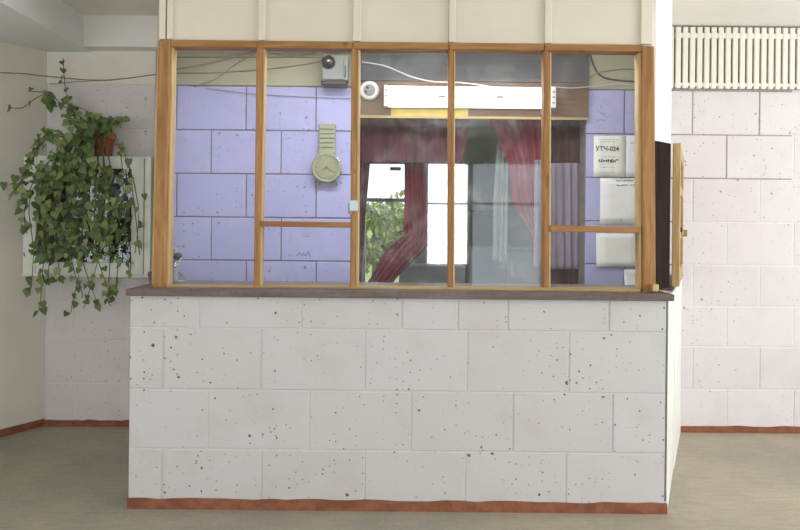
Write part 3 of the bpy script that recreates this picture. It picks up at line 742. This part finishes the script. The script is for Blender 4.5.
# wall clock in the shape of a wrist watch
ck = empty('wall_clock', (PX(327, 187, YBB), YBB, PZ(327, 187, YBB)), 'cream wall clock shaped like a wrist watch', 'clock')
yk = YB - .045
cc = P(326.5, 167.5, yk); cx_, cz_ = cc.x, cc.z
st = obj('strap', B(PX(318.5, 140, yk), PX(335, 140, yk), yk + .012, YBB - .001, cz_ + .075, PZ(327, 123.5, yk), .004), M['clock_olive'], ck)
for q in range(5):
    zq = PZ(327, 127 + q * 4.6, yk)
    obj('link', B(PX(319.2, 140, yk), PX(334.3, 140, yk), yk + .004, yk + .0115, zq - .013, zq + .013, .003), M['clock_olive'], st)
obj('lug_bar', B(PX(318.5, 140, yk), PX(335.5, 140, yk), yk + .002, yk + .02, cz_ + .084, cz_ + .094, .003), M['clock_dark'], ck)
obj('watch_case', disc(NB(), (cx_, cz_), 0, 0, 0, 40, [(0, yk), (.082, yk), (.092, yk - .012), (.100, yk - .004), (.102, yk + .02), (.096, YBB - .001), (0, YBB - .001)]), M['clock_olive'], ck, True)
obj('dial', disc(NB(), (cx_, cz_), 0, 0, 0, 36, [(0, yk - .006), (.074, yk - .006), (.074, yk - .0005), (0, yk - .0005)]), M['clock_face'], ck)
bm = NB()
for q in range(12):
    a = 2 * PI * q / 12; u = Vector((math.sin(a), 0, math.cos(a))); w = Vector((math.cos(a), 0, -math.sin(a)))
    p0 = Vector((cx_, yk - .0075, cz_)) + u * .056; p1 = p0 + u * .013
    hexa(bm, [p0 - w * .002, p0 + w * .002, p1 + w * .002, p1 - w * .002] + [v + Vector((0, .001, 0)) for v in (p0 - w * .002, p0 + w * .002, p1 + w * .002, p1 - w * .002)])
obj('hour_marks', bm, M['clock_dark'], ck, kind='stuff')
for nm, a, ln_, wd in (('hour_hand', 4.1, .045, .0045), ('minute_hand', 2.15, .062, .0035)):
    u = Vector((math.sin(a), 0, math.cos(a))); w = Vector((math.cos(a), 0, -math.sin(a)))
    p0 = Vector((cx_, yk - .010, cz_)) - u * .01; p1 = p0 + u * ln_
    obj(nm, hexa(NB(), [p0 - w * wd, p0 + w * wd, p1 + w * wd * .5, p1 - w * wd * .5] + [v + Vector((0, .002, 0)) for v in (p0 - w * wd, p0 + w * wd, p1 + w * wd * .5, p1 - w * wd * .5)]), M['clock_dark'], ck)
bm = NB()
pts = [(cx_ + .094 * math.cos(a), yk - .008, cz_ + .094 * math.sin(a)) for a in [math.radians(q) for q in range(-75, 48, 6)]]
obj('bezel', tube(bm, pts, .006, 6), M['chrome'], ck, True, label='chrome bezel on the right side')
for sx in (-1, 1): obj('foot', B(cx_ + sx * .058 - .014, cx_ + sx * .058 + .014, yk + .005, YBB - .001, cz_ - .118, cz_ - .092, .003), M['clock_dark'], ck)

# intercom standing on the ledge behind the leftmost pane
YI = 3.80
it = empty('intercom', (PX(172, 283, YI), YI + .03, 1.0655), 'small grey intercom on the ledge behind the leftmost pane', 'intercom')
ix = PX(170, 265, YI); iz0 = 1.0655; iz1 = PZ(172, 248.5, YI)
obj('base', B(ix - .01, ix + .062, YI, YI + .08, iz0, iz0 + .012, .003), M['grey_metal'], it)
obj('body', B(ix - .006, ix + .024, YI + .01, YI + .07, iz0 + .0125, iz1, .004), M['cabinet_grey'], it)
kb = P(178.2, 256.5, YI)
obj('black_knob', disc(NB(), (kb.x - .006, kb.z), 0, 0, 0, 16, [(0, YI - .012), (.014, YI - .010), (.019, YI), (.019, YI + .03), (0, YI + .03)]), M['black'], it, True)
obj('chrome_hook', tube(NB(), spline([P(180.5, 259, YI + .01), P(178, 262, YI), P(174.5, 264, YI - .006), P(176, 265.6, YI - .004), P(179.5, 263.8, YI)], 6), .0055, 7), M['chrome'], it, True)

# papers on the back wall at the right
def text_mesh(body, size, loc, mat, parent, name='lettering', sx=1.0):
    cu = bpy.data.curves.new('t', 'FONT'); cu.body = body; cu.size = size; cu.extrude = .0004; cu.offset = size * .022
    to = bpy.data.objects.new('t', cu); COL.objects.link(to)
    me = bpy.data.meshes.new_from_object(to.evaluated_get(bpy.context.evaluated_depsgraph_get()))
    bpy.data.objects.remove(to)
    bm = NB(); bm.from_mesh(me); bpy.data.meshes.remove(me)
    bmesh.ops.transform(bm, verts=bm.verts[:], matrix=Matrix.Translation(loc) @ Matrix.Rotation(PI / 2, 4, 'X') @ Matrix.Diagonal((sx, 1, 1, 1)))
    return obj(name, bm, mat, parent)
def sheet(x0, x1, y0, y1, mat, label, curl=.0, Y=YB - .004):
    a = P((x0 + x1) / 2, y1, Y)
    r = empty('paper_notice', a, label, 'paper', 'papers on the wall behind the right bay')
    X0, X1, Z0, Z1 = PX(x0, (y0 + y1) / 2, Y), PX(x1, (y0 + y1) / 2, Y), PZ((x0 + x1) / 2, y1, Y), PZ((x0 + x1) / 2, y0, Y)
    bm = NB(); g = []
    for j in range(7):
        v = j / 6; ln = []
        for i in range(5):
            u = i / 4
            y = Y - .001 - curl * (v ** 3) - curl * .25 * (2 * u - 1) ** 2 * v
            ln.append(bm.verts.new((X0 + (X1 - X0) * u, y, Z1 + (Z0 - Z1) * v)))
        g.append(ln)
    for j in range(6):
        for i in range(4): bm.faces.new((g[j][i], g[j + 1][i], g[j + 1][i + 1], g[j][i + 1]))
    o = obj('sheet', bm, M[mat], r, True); s = o.modifiers.new('thick', 'SOLIDIFY'); s.thickness = .0008
    return r, Y
def marks(parent, Y, rows, mat):
    """short broken strokes: print too blurred to read"""
    bm = NB()
    for py, x0, x1, h in rows:
        x = x0
        while x < x1:
            w = random.uniform(1.2, 2.0)
            for q in range(1 if h < 1 else 3):
                u0 = x + random.uniform(0, w * .6); v0 = py + random.uniform(0, h * .5) * (h >= 1)
                pa, pb = P(u0, v0, Y), P(min(u0 + w * random.uniform(.35, .8), x1 + .5), v0 + (h if h < 1 else h * random.uniform(.25, .5)), Y)
                box(bm, pa.x, pb.x, Y - .0032 - q * .0002, Y - .0022, pb.z, pa.z)
            x += w + random.uniform(.2, .6)
    obj('print', bm, M[mat], parent, kind='stuff')
r, Y = sheet(593.5, 625.5, 135.8, 177, 'paper_cream', 'white notice in big black lettering, upper left of the papers')
text_mesh('УТЧ-024', .043, P(595.6, 150.8, Y - .0022), M['ink'], r, sx=.97)
marks(r, Y, [(158.8, 598.3, 618.5, 4.2)], 'ink'); marks(r, Y, [(139, 598, 617, .8), (141.5, 600, 615, .7), (156.5, 602, 617, .7), (167, 600, 615, .6), (172, 600, 615, .6)], 'pale_ink')
r, Y = sheet(626, 641, 135.6, 177, 'paper_cool', 'white sheet with faint print, right of the big-lettered notice')
marks(r, Y, [(142.5, 630, 633, 1.6), (139, 634, 640, .7), (147, 630, 640, .6), (150, 630, 640, .6)], 'pale_ink')
r, Y = sheet(600, 641.5, 178.2, 224.5, 'paper', 'white sheet with two small dark lines at top right, below the big-lettered notice')
marks(r, Y, [(179.6, 616, 621, 2.2), (179.6, 623, 633, 2.0), (184.2, 616, 628, 2.2), (184.4, 630, 640, 1.6)], 'ink'); marks(r, Y, [(178.8, 613, 640, .5), (219, 602, 640, .5), (218.6, 620, 622, 3)], 'pale_ink')
r, Y = sheet(596, 640, 233.5, 266.5, 'paper_cream', 'blank cream sheet, lowest flat sheet under the transom of the right bay', .012)
r, Y = sheet(624, 641, 269.5, 288, 'paper', 'small white sheet curling off the wall at bottom right of the right bay', .03)

# blurred scribbles on the lilac blocks
def scribble(lines, mat, label):
    bm = NB()
    for pts in lines: tube(bm, [P(x, y, YB - .0022) for x, y in pts], .0016, 4)
    o = obj('wall_scribble', bm, M[mat]); tag(o, label, 'scribble')
scribble([[(289, 240), (292, 236), (291, 231)], [(303, 234), (306, 232), (309, 235), (312, 233)], [(304, 236), (308, 236.5), (311, 236)]], 'red_ink', 'small faded red scribble on a lilac block below the transom')
scribble([[(296, 256), (300, 253), (303, 256)], [(303, 253), (306, 256), (308, 251), (310.5, 257)], [(289, 256), (290, 255)]], 'ink', 'small dark scribble on a lilac block beneath the faded red one')
scribble([[(592, 94), (595, 98), (593, 104), (590, 106)], [(596, 108), (599, 112), (603, 114), (607, 118)], [(596, 122), (600, 119), (606, 121)], [(613.5, 127), (615, 130), (614.5, 133)]], 'pale_ink', 'faint pencil scrawl above the notices')

# ------------------------------------------------------------------ cables
def cable(pts, r, mat, label, smooth=True):
    ctrl = [P(x, y, Y) for x, y, Y in pts]
    o = obj('cable', tube(NB(), spline(ctrl, 7), r * .8, 6), M[mat], None, True); tag(o, label, 'cable', 'cables strung along the walls')
w = YB - .010
cable([(168, 70.5, w - .02), (205, 64, w - .03), (232, 57.5, w - .03), (256, 51, w - .02)], .0065, 'wire', 'brown cable rising to the right in the leftmost bay')
cable([(168, 72.8, w), (215, 72.5, w), (262, 69.5, w), (300, 65, w), (321, 61, w)], .0055, 'wire', 'brown cable running level into the alarm box')
cable([(194, 86.5, w), (215, 79, w - .014), (236, 64, w - .014), (256, 53, w)], .0045, 'wire', 'thin brown cable climbing steeply in the leftmost bay')
cable([(168, 57, w), (230, 57, w), (290, 57, w), (322, 57.5, w)], .006, 'wire', 'pinkish cable running straight above the others into the alarm box top')
cable([(258, 51, w - .01), (290, 55.5, w - .01), (310, 53.5, w - .01), (330, 47.5, w - .01)], .0045, 'wire', 'brown cable looping over the alarm box')
cable([(205, 88.2, w), (235, 92, w), (262, 94.5, w), (320, 97.5, w), (353, 98.3, w)], .0028, 'wire', 'thin pale cable crossing the top lilac blocks')
cable([(362, 62, w - .05), (385, 66, w - .06), (410, 76, w - .07), (432, 81.3, w - .08), (455, 82, w - .08), (475, 84, w - .07), (492, 87, w - .05)], .0055, 'white_wire', 'white cable drooping onto the lit lamp')
cable([(590, 54, w), (594, 66, w), (600, 75, w), (612, 79.5, w), (642, 82, w)], .008, 'dark_wire', 'thick dark cable bending along the wall in the right bay')
cable([(588, 78, w), (597, 73, w - .022), (608, 71, w), (625, 69, w), (642, 69.5, w)], .005, 'wire', 'brown cable along the top of the right bay')
cable([(556, 87, w - .05), (572, 88, w - .045), (590, 86.5, w - .04), (606, 85, w - .012), (620, 84, w - .012), (642, 86.5, w)], .0035, 'white_wire', 'thin pale cable leaving the lit lamp to the right')
cable([(0, 72.5, 4.54), (22, 73.5, 4.66), (44, 76, YB - .03), (90, 80, YB - .008), (120, 79, YB - .008), (158, 74, YB - .008)], .0045, 'wire', 'thin grey cable sagging across the wall above the climbing plant')
cable([(50, 84, YB - .02), (80, 81.5, YB - .012), (112, 80.3, YB - .02)], .003, 'wire', 'short thin grey cable just above the climbing plant')

# ------------------------------------------------------------------ display case at left
YD = YB - .20
dc = empty('display_case', (PX(87, 277, YD), YB - .1, PZ(87, 277, YD)), 'white framed glazed display case under the climbing plant', 'display case')
cx0, cx1, cz0, cz1 = PX(23, 216, YD), PX(150.5, 216, YD), PZ(87, 277, YD), PZ(87, 156, YD)
bm = NB()
for a in ((cx0, cx0 + .02, cz0, cz1), (cx1 - .02, cx1, cz0, cz1), (cx0 + .02, cx1 - .02, cz0, cz0 + .02), (cx0 + .02, cx1 - .02, cz1 - .02, cz1)): box(bm, a[0], a[1], YD + .025, YBB - .002, a[2], a[3])
obj('carcass', bm, M['case_white'], dc)
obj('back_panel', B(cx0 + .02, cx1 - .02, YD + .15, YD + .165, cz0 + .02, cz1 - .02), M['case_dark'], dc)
fw0, fw1, ft, fb = .085, .125, .08, .095
dr = obj('stile', B(cx0, cx0 + fw0, YD, YD + .0245, cz0, cz1, .003), M['case_white'], dc)
obj('stile', B(cx1 - fw1, cx1, YD, YD + .0245, cz0, cz1, .003), M['case_white'], dc)
obj('rail', B(cx0 + fw0 + .001, cx1 - fw1 - .001, YD + .001, YD + .0245, cz1 - ft, cz1, .003), M['case_white'], dc)
obj('rail', B(cx0 + fw0 + .001, cx1 - fw1 - .001, YD + .001, YD + .0245, cz0, cz0 + fb, .003), M['case_white'], dc)
obj('mullion', B(PX(100, 240, YD) - .012, PX(100, 240, YD) + .012, YD + .03, YD + .045, cz0 + fb - .05, cz0 + .30, .002), M['dark_metal'], dc, label='dark glazing bar')
obj('bottom_moulding', B(cx0 - .004, cx1 + .004, YD - .012, YD - .0005, cz0 + .002, cz0 + .018, .003), M['case_white'], dc)
obj('trim_strip', B(cx1 - .045, cx1 - .039, YD - .004, YD - .0002, cz0 + .02, cz1 - .01), M['pale_ink'], dc)
obj('glass_pane', B(cx0 + fw0 - .01, cx1 - fw1 + .01, YD + .012, YD + .016, cz0 + fb - .01, cz1 - ft + .01), M['glass'], dc)
t = NT('reflection_mottle'); p = t.pos(); n = t.noise(p, 11, 5, 0.7, 1.2)
M['faded'] = t.fin(t.mix(t.step(n, .42, .62), S(92, 94, 96), S(156, 158, 166)), .5, .3)
obj('mottled_sheet', B(PX(56, 190, YD), PX(122, 190, YD), YD + .135, YD + .14, PZ(87, 218, YD), PZ(87, 176, YD)), M['faded'], dc)  # pale mottle stands in for the bluish reflection on the case glass
obj('mottled_sheet', B(PX(44, 240, YD), PX(80, 240, YD), YD + .13, YD + .135, PZ(62, 258, YD), PZ(62, 224, YD)), M['faded'], dc)

# ------------------------------------------------------------------ potted climbing plant on top of the case
YPOT = YB - .105
pp = P(103, 155, YPOT); pz = cz1 + .0005
pl = empty('climbing_plant', (pp.x, YPOT, pz), 'leafy climbing plant in a terracotta pot trailing over the display case', 'plant')
H = .155
pot = obj('pot', lathe_z(NB(), (pp.x, YPOT), [(0, pz), (.052, pz), (.068, pz + H - .045), (.078, pz + H - .044), (.080, pz + H), (.070, pz + H), (.064, pz + H - .03), (0, pz + H - .03)]), M['terracotta'], pl, True)
obj('soil', lathe_z(NB(), (pp.x, YPOT), [(0, pz + H - .0155), (.064, pz + H - .02), (.066, pz + H - .028)]), M['soil'], pot)
crown = Vector((pp.x, YPOT, pz + H - .015))
def leaf_mesh(k):
    """heart-shaped leaf, tip along -Z, folded along the midrib"""
    bm = NB(); fold = (.16, .3, .22)[k]
    half = [(0, .06), (.22, .16), (.42, .06), (.47, -.16), (.36, -.42), (.18, -.68), (0, -1.0)]
    mid = [bm.verts.new((0, -.04 * i, z)) for i, z in enumerate((.06, -.3, -.65, -1.0))]
    for s in (-1, 1):
        v = [mid[0]] + [bm.verts.new((s * x * (1.0 if k else .9), -fold * x, z)) for x, z in half[1:-1]] + [mid[3]]
        bm.faces.new([mid[0], v[1], v[2], mid[1]] if s > 0 else [mid[1], v[2], v[1], mid[0]])
        bm.faces.new([mid[1], v[2], v[3], mid[2]] if s > 0 else [mid[2], v[3], v[2], mid[1]])
        bm.faces.new([mid[2], v[3], v[4], v[5]] if s > 0 else [v[5], v[4], v[3], mid[2]])
        bm.faces.new([mid[2], v[5], mid[3]] if s > 0 else [mid[3], v[5], mid[2]])
    me = bpy.data.meshes.new('leaf'); bm.to_mesh(me); bm.free(); me.materials.append(M['leaf'])
    for q in me.polygons: q.use_smooth = True
    return me
LM = [leaf_mesh(k) for k in range(3)]
leaves = []; stem_list = []
def wall_x(y): return -2.392 - .57 * (YB - y)
def vine(ctrl, dens=1.0, size=.052, first=.08, spread=.045):
    pts = spline(ctrl, 9)
    stem_list.append(pts)
    acc = 0
    for i in range(1, len(pts)):
        sg = (pts[i] - pts[i - 1]).length; acc += sg
        step = .026 / dens
        while acc > step:
            acc -= step
            if i / len(pts) < first: continue
            p = pts[i] + Vector((random.gauss(0, spread * .6), random.uniform(-spread, spread * .1), random.gauss(0, spread * .5)))
            if p.y > YD - .015 and cz0 - .02 < p.z < cz1 + .03: p.y = YD - .02 - random.random() * .04
            if p.x < wall_x(p.y) + .05: p.x = wall_x(p.y) + .05 + random.random() * .02
            if p.y > YB - .04: p.y = YB - .04
            if p.x > -1.60 and p.z < 1.95 : p.x = -1.60 - random.random() * .05
            leaves.append((p, size * random.uniform(.65, 1.2)))
def V(px, py, Y): return P(px, py, Y)
rd = random.uniform
# main curtain of hanging stems
for k in range(30):
    xe = rd(34, 146); Yd = YD - rd(.03, .12)
    xm = 103 + (xe - 103) * rd(.5, .8)
    ye = rd(228, 266) if not (60 < xe < 130) else rd(225, 262)
    vine([crown, crown + Vector((rd(-.05, .05), -.05, rd(.0, .06))), V(xm, rd(142, 170), Yd - .02), V(xe + rd(-6, 6), rd(185, 210), Yd), V(xe, ye, Yd + .01)], .72 if xe < 120 else .6)
# crown cluster up and to the left of the pot
for k in range(12):
    xe, ye = rd(60, 100), rd(112, 150)
    vine([crown, crown + Vector((rd(-.08, .0), -.03, rd(.03, .1))), V(xe, ye, YB - rd(.08, .26))], 1.25, .052, .2)
vine([crown, V(88, 112, YB - .12), V(70, 104, YB - .12), V(66, 92, YB - .1), V(64, 75, YB - .06), V(63, 58, YB - .06)], .5, .05, .1, .02)
vine([crown, V(75, 112, YB - .15), V(66, 100, YB - .14), V(72, 96, YB - .14)], 1.1, .055, .2)
# arch to the right over the pot
for k in range(3): vine([crown, V(98, 122 - k * 3, YB - .2), V(112, 118 + k * 2, YB - .2), V(130, 119 + k, YB - .16)], .9, .046, .05, .03)
# loose sprays to the left
vine([crown, V(80, 118, YB - .2), V(60, 103, YB - .22), V(50, 92, YB - .22), V(40, 92, YB - .25), V(28, 91, 4.60)], .25, .045, .3, .015)
for q in range(12): leaves.append((V(49, 99, 4.62) + Vector((rd(-.03, .03), rd(-.02, .02), rd(-.05, .05))), .055))
vine([V(50, 92, YB - .22), V(36, 98, 4.6), V(22, 108, 4.55), V(8, 107, 4.5)], .4, .045, .3, .012)
for k in range(5): vine([crown, V(76, 140, YB - .25), V(48, rd(128, 150), 4.58), V(26, rd(158, 175), 4.52), V(rd(4, 22), rd(170, 205), 4.46)], .55, .05, .25, .03)
for k in range(3): vine([V(60, 150, YD - .08), V(34, 180, 4.55), V(24, 215, 4.55), V(rd(22, 34), rd(225, 240), 4.55)], .5, .05, .1, .03)
# ends hanging below the case
for xa, xb, ye in ((44, 40, 312), (50, 46, 285), (84, 72, 312), (80, 96, 306), (96, 112, 300), (110, 108, 306), (118, 116, 292), (128, 131, 268), (58, 62, 282), (34, 30, 296), (70, 82, 298), (100, 86, 308)):
    vine([V(xa + rd(-6, 6), 215, YD - .08), V(xa, 250, YD - .09), V((xa + xb) / 2, 278, YD - .08), V(xb, ye - 6, YD - .02), V(xb + rd(-4, 4), ye, YD + .02)], .55, .047, .1, .022)
for pts in stem_list:
    obj('stem', tube(NB(), pts[::3] + [pts[-1]] if (len(pts) - 1) % 3 else pts[::3], .0028, 4), M['stem'], pl, True)
def to_px(p):
    s_ = F / p.y; a = p.x * s_; b = (p.z - CAMZ) * s_
    return CX + a + ROLL * b, CY - b + ROLL * a
def sparse(p):
    """how thin the growth is here: the pot, the right stile and the case's rails stay partly bare"""
    x, y = to_px(p)
    if 93 < x < 118 and 131 < y < 156: return 1.1
    if 96 < x < 146 and 152 < y < 172: return .75
    if 128 < x < 152 and y > 150: return .62
    if 78 < x < 132 and 174 < y < 196: return .5
    if 40 < x < 130 and 228 < y < 262: return .35
    if y >= 258: return .3
    if x < 40: return .25
    return .12
leaves = [q for q in leaves if random.random() > sparse(q[0])]
leaves.sort(key=lambda q: q[0].y - q[1] * 6)
def leaf_rot(p):
    dirn = Vector((rd(-.9, .9), rd(-.9, .1), 1.0)).normalized()       # leaf blade mostly faces the room, tip hanging down
    return Matrix.Rotation(rd(-.9, .9), 4, 'Z') @ Matrix.Rotation(rd(-.75, .25), 4, 'X') @ Matrix.Rotation(rd(-.9, .9), 4, 'Y')
mass = NB()
for i, (p, s) in enumerate(leaves):
    mt = Matrix.Translation(p) @ leaf_rot(p) @ Matrix.Scale(s, 4)
    if i < 299:
        o = bpy.data.objects.new('leaf', LM[i % 3]); COL.objects.link(o); o.parent = pl
        o.matrix_local = Matrix.Translation(-WLOC[pl.name]) @ mt
    else:
        b2 = NB(); b2.from_mesh(LM[i % 3]); b2.transform(mt)
        tmp = bpy.data.meshes.new('q'); b2.to_mesh(tmp); b2.free(); mass.from_mesh(tmp); bpy.data.meshes.remove(tmp)
if len(mass.verts): obj('leaf_mass', mass, M['leaf_mass'], pl, True, kind='stuff')
print('LEAVES', len(leaves))

# ------------------------------------------------------------------ outside, beyond the back room's windows
o = obj('ground', B(-14, 14, YW + .3, 40, -.25, -.15), M['grass']); tag(o, 'pale green ground outside the window', 'ground', kind='structure')
def bush(x, y, z0, w, h, label):
    r = empty('bush', (x, y, -.15), label, 'bush', 'bushes outside the narrow window')
    bm = NB()
    for k in range(2600):
        a = rd(0, 2 * PI); q = rd(-1, 1); rr = rd(.4, 1.0)
        c = Vector((x + w * rr * math.cos(a) * math.sqrt(1 - q * q), y + w * rr * math.sin(a) * math.sqrt(1 - q * q), z0 + h * .5 + h * .5 * rr * q))
        s = rd(.05, .10); m = Matrix.Translation(c) @ Matrix.Rotation(rd(0, 6), 4, 'Z') @ Matrix.Rotation(rd(0, 6), 4, 'X')
        v = [bm.verts.new(m @ Vector(p)) for p in ((0, 0, -s), (s * .6, 0, 0), (0, .02, s), (-s * .6, 0, 0))]
        bm.faces.new(v)
    obj('foliage', bm, M['bush'], r, kind='stuff')
    obj('trunk', tube(NB(), [(x, y, -.15), (x + .03, y, z0 * .5), (x, y, z0 + h * .5)], [.07, .06, .03], 7), M['stem'], r)
bush(-.45, 12.3, .55, .95, 1.25, 'nearer green bush outside the tree-view window')
bush(.55, 15.2, .3, 1.1, 1.9, 'larger green bush behind the nearer one outside the window')
